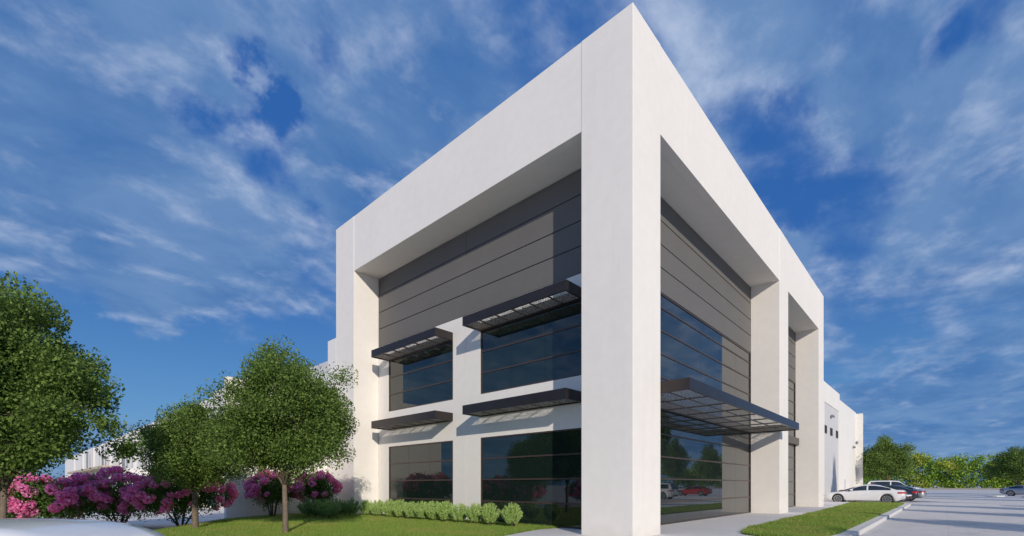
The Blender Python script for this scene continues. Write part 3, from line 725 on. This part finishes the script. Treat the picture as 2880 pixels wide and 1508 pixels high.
    # wheels
    for wx in (S['wf'], S['wr']):
        for sd in (1, -1):
            hw = interp(wx, S['plan']); yo = (hw - .02) * sd; yi = (hw - .24) * sd
            wh = MB(); wh.tube([(wx - L / 2, yi, wr), (wx - L / 2, yi + .03 * sd, wr), (wx - L / 2, yo - .03 * sd, wr), (wx - L / 2, yo, wr)], [wr * .93, wr, wr, wr * .93], 28)
            wo = wh.build('wheel', M['tyre'], T_, smooth=False)
            rm = MB()
            rm.tube([(wx - L / 2, yo, wr), (wx - L / 2, yo + .004 * sd, wr)], [wr * .76, wr * .76], 24)
            rb = rm.build('rim_well', M['trim'], wo)
            rm = MB()
            for k in range(10):
                a = k / 10 * 6.283; c_, s_ = math.cos(a), math.sin(a); 
                pr = [(-.012, .05), (.012, .05), (.022, wr * .72), (-.022, wr * .72)]
                n = len(rm.v)
                for yy in (yo + .006 * sd, yo + .02 * sd):
                    rm.v += [(wx - L / 2 + u * c_ - v_ * s_, yy, wr + u * s_ + v_ * c_) for u, v_ in pr]
                rm.f += [(n, n+1, n+2, n+3), (n+4, n+5, n+6, n+7), (n, n+1, n+5, n+4), (n+1, n+2, n+6, n+5), (n+2, n+3, n+7, n+6), (n+3, n, n+4, n+7)]
            k0 = len(rm.v)
            for k in range(28):
                a = k / 28 * 6.283
                for rr_ in (wr * .68, wr * .78): rm.v.append((wx - L / 2 + rr_ * math.cos(a), yo + .012 * sd, wr + rr_ * math.sin(a)))
            for k in range(28):
                a0 = k0 + 2 * k; b0 = k0 + 2 * ((k + 1) % 28); rm.f.append((a0, a0 + 1, b0 + 1, b0))
            rm.build('rim', M['rim'], wo)
    zd0 = interp(.3, S['deck']); zd1 = interp(L - .2, S['deck'])
    for sd in (1, -1):
        def strip(x0, x1, z0, z1, nm, m, n=6):
            mbx = MB()
            for k in range(n):
                xa = x0 + (x1 - x0) * k / n; xb = x0 + (x1 - x0) * (k + 1) / n
                ya = interp(xa, S['plan']) * 1.012 * sd; yb = interp(xb, S['plan']) * 1.012 * sd
                b0 = len(mbx.v); mbx.v += [(xa - L / 2, ya, z0), (xb - L / 2, yb, z0), (xb - L / 2, yb * .985, z1), (xa - L / 2, ya * .985, z1)]; mbx.f.append((b0, b0+1, b0+2, b0+3))
            # turn the corner
            e = x0 if x0 < L / 2 else x1; ye = interp(e, S['plan']); b0 = len(mbx.v); xe = e - L / 2 + (-.012 if e < L / 2 else .012)
            mbx.v += [(xe, ye * sd, z0), (xe, ye * .45 * sd, z0), (xe, ye * .45 * sd, z1), (xe, ye * sd, z1)]; mbx.f.append((b0, b0+1, b0+2, b0+3))
            mbx.build(nm, m, T_)
        strip(0.0, .42, zd0 - .19, zd0 - .09, 'headlight', M['lamp']); strip(L - .42, L, zd1 - .24, zd1 - .12, 'tail_light', M['tail'])
        mr = MB().box(S['sg'][0] + .12 - L / 2, S['sg'][0] + .3 - L / 2, .88 * sd if sd > 0 else -1.07, 1.07 if sd > 0 else -.88, interp(2., S['deck']) + .02, interp(2., S['deck']) + .15)
        mr.build('mirror', pm, T_, .03)
    MB().box(-L / 2 - .012, -L / 2 + .1, -.5, .5, .33, .52).build('grille', M['trim'], T_, .02)
    MB().box(L / 2 - .08, L / 2 + .012, -.62, .62, .40, .52).build('rear_trim', M['trim'], T_, .02)
    T_.scale = (scale,) * 3
    return T_
Zl = -.15
H_ = R(90)   # car built along +x with its nose at -x; nose towards the wing (+y) needs rz = -90 deg
def car_at(label, pm, S, x, y_nose, scale, nose_in=True, **k):
    L = S['L'] * scale; yc = y_nose - L / 2
    return make_car('parked_car', label, pm, S, (x, yc, Zl), -H_ if nose_in else H_, scale)
car_at('white sedan nearest in the row, parked nose to the building', M['p_white'], SED, 43.2, 2.05, 1.25)
car_at('dark maroon sedan parked tail to the building, behind the white sedan', M['p_dark'], SED, 48.2, 1.6, 1.2, nose_in=False)
car_at('black sedan with red tail lamp sticking out behind the white one', M['p_black'], SED, 52.0, 1.2, 1.2)
car_at('silver sedan second to last in the row by the building', M['p_silver'], SED, 56.2, .8, 1.2)
car_at('white boxy off-roader at the far end of the row, nose outwards', M['p_white'], SUV, 72, 1.6, 1.32, nose_in=False)
# cars across the lot
make_car('parked_car', 'silver sedan at the right edge of the lot', M['p_silver'], SED, (97, -16.3, Zl), R(80), 1.2)
make_car('parked_car', 'red sports car across the lot, mirrored in the lobby glass', M['p_red'], SED, (64, -20.5, Zl), R(90), 1.12)
make_car('parked_car', 'white utility car across the lot, mirrored in the lobby glass', M['p_white'], SUV, (42.5, -16.8, Zl), R(90), 1.1)
# passing car right in front of the camera, only its roof is in view
VAN = dict(SED, ws=1.62, topw=.62, cabin=(1.2, 4.62), roof=[(1.2, .86), (1.55, 1.06), (1.8, 1.26), (2.1, 1.36), (2.5, 1.395), (3.2, 1.40), (3.9, 1.36), (4.4, 1.2), (4.62, 1.0)], rs=4.2)
q = G(92, 4.5, Zl - .015)
make_car('passing_car', 'white car in the left foreground, only its roof in view', M['p_white2'], VAN, (q.x, q.y, Zl), math.atan2(RT[1], RT[0]) + R(180), 1.0, group=None)

# small planted kerb islands in the lot on the right
for i, (px, d) in enumerate(((2800, 72), (2905, 66))):
    q = G(px, d, 0)
    pts_ = [(q.x + math.cos(a) * 2.4, q.y + math.sin(a) * 1.0) for a in np.linspace(0, 6.283, 16, endpoint=False)]
    tag(MB().prism(pts_, -.3, .0).build('kerb', M['kerb'], bevel=.03), kind='structure')
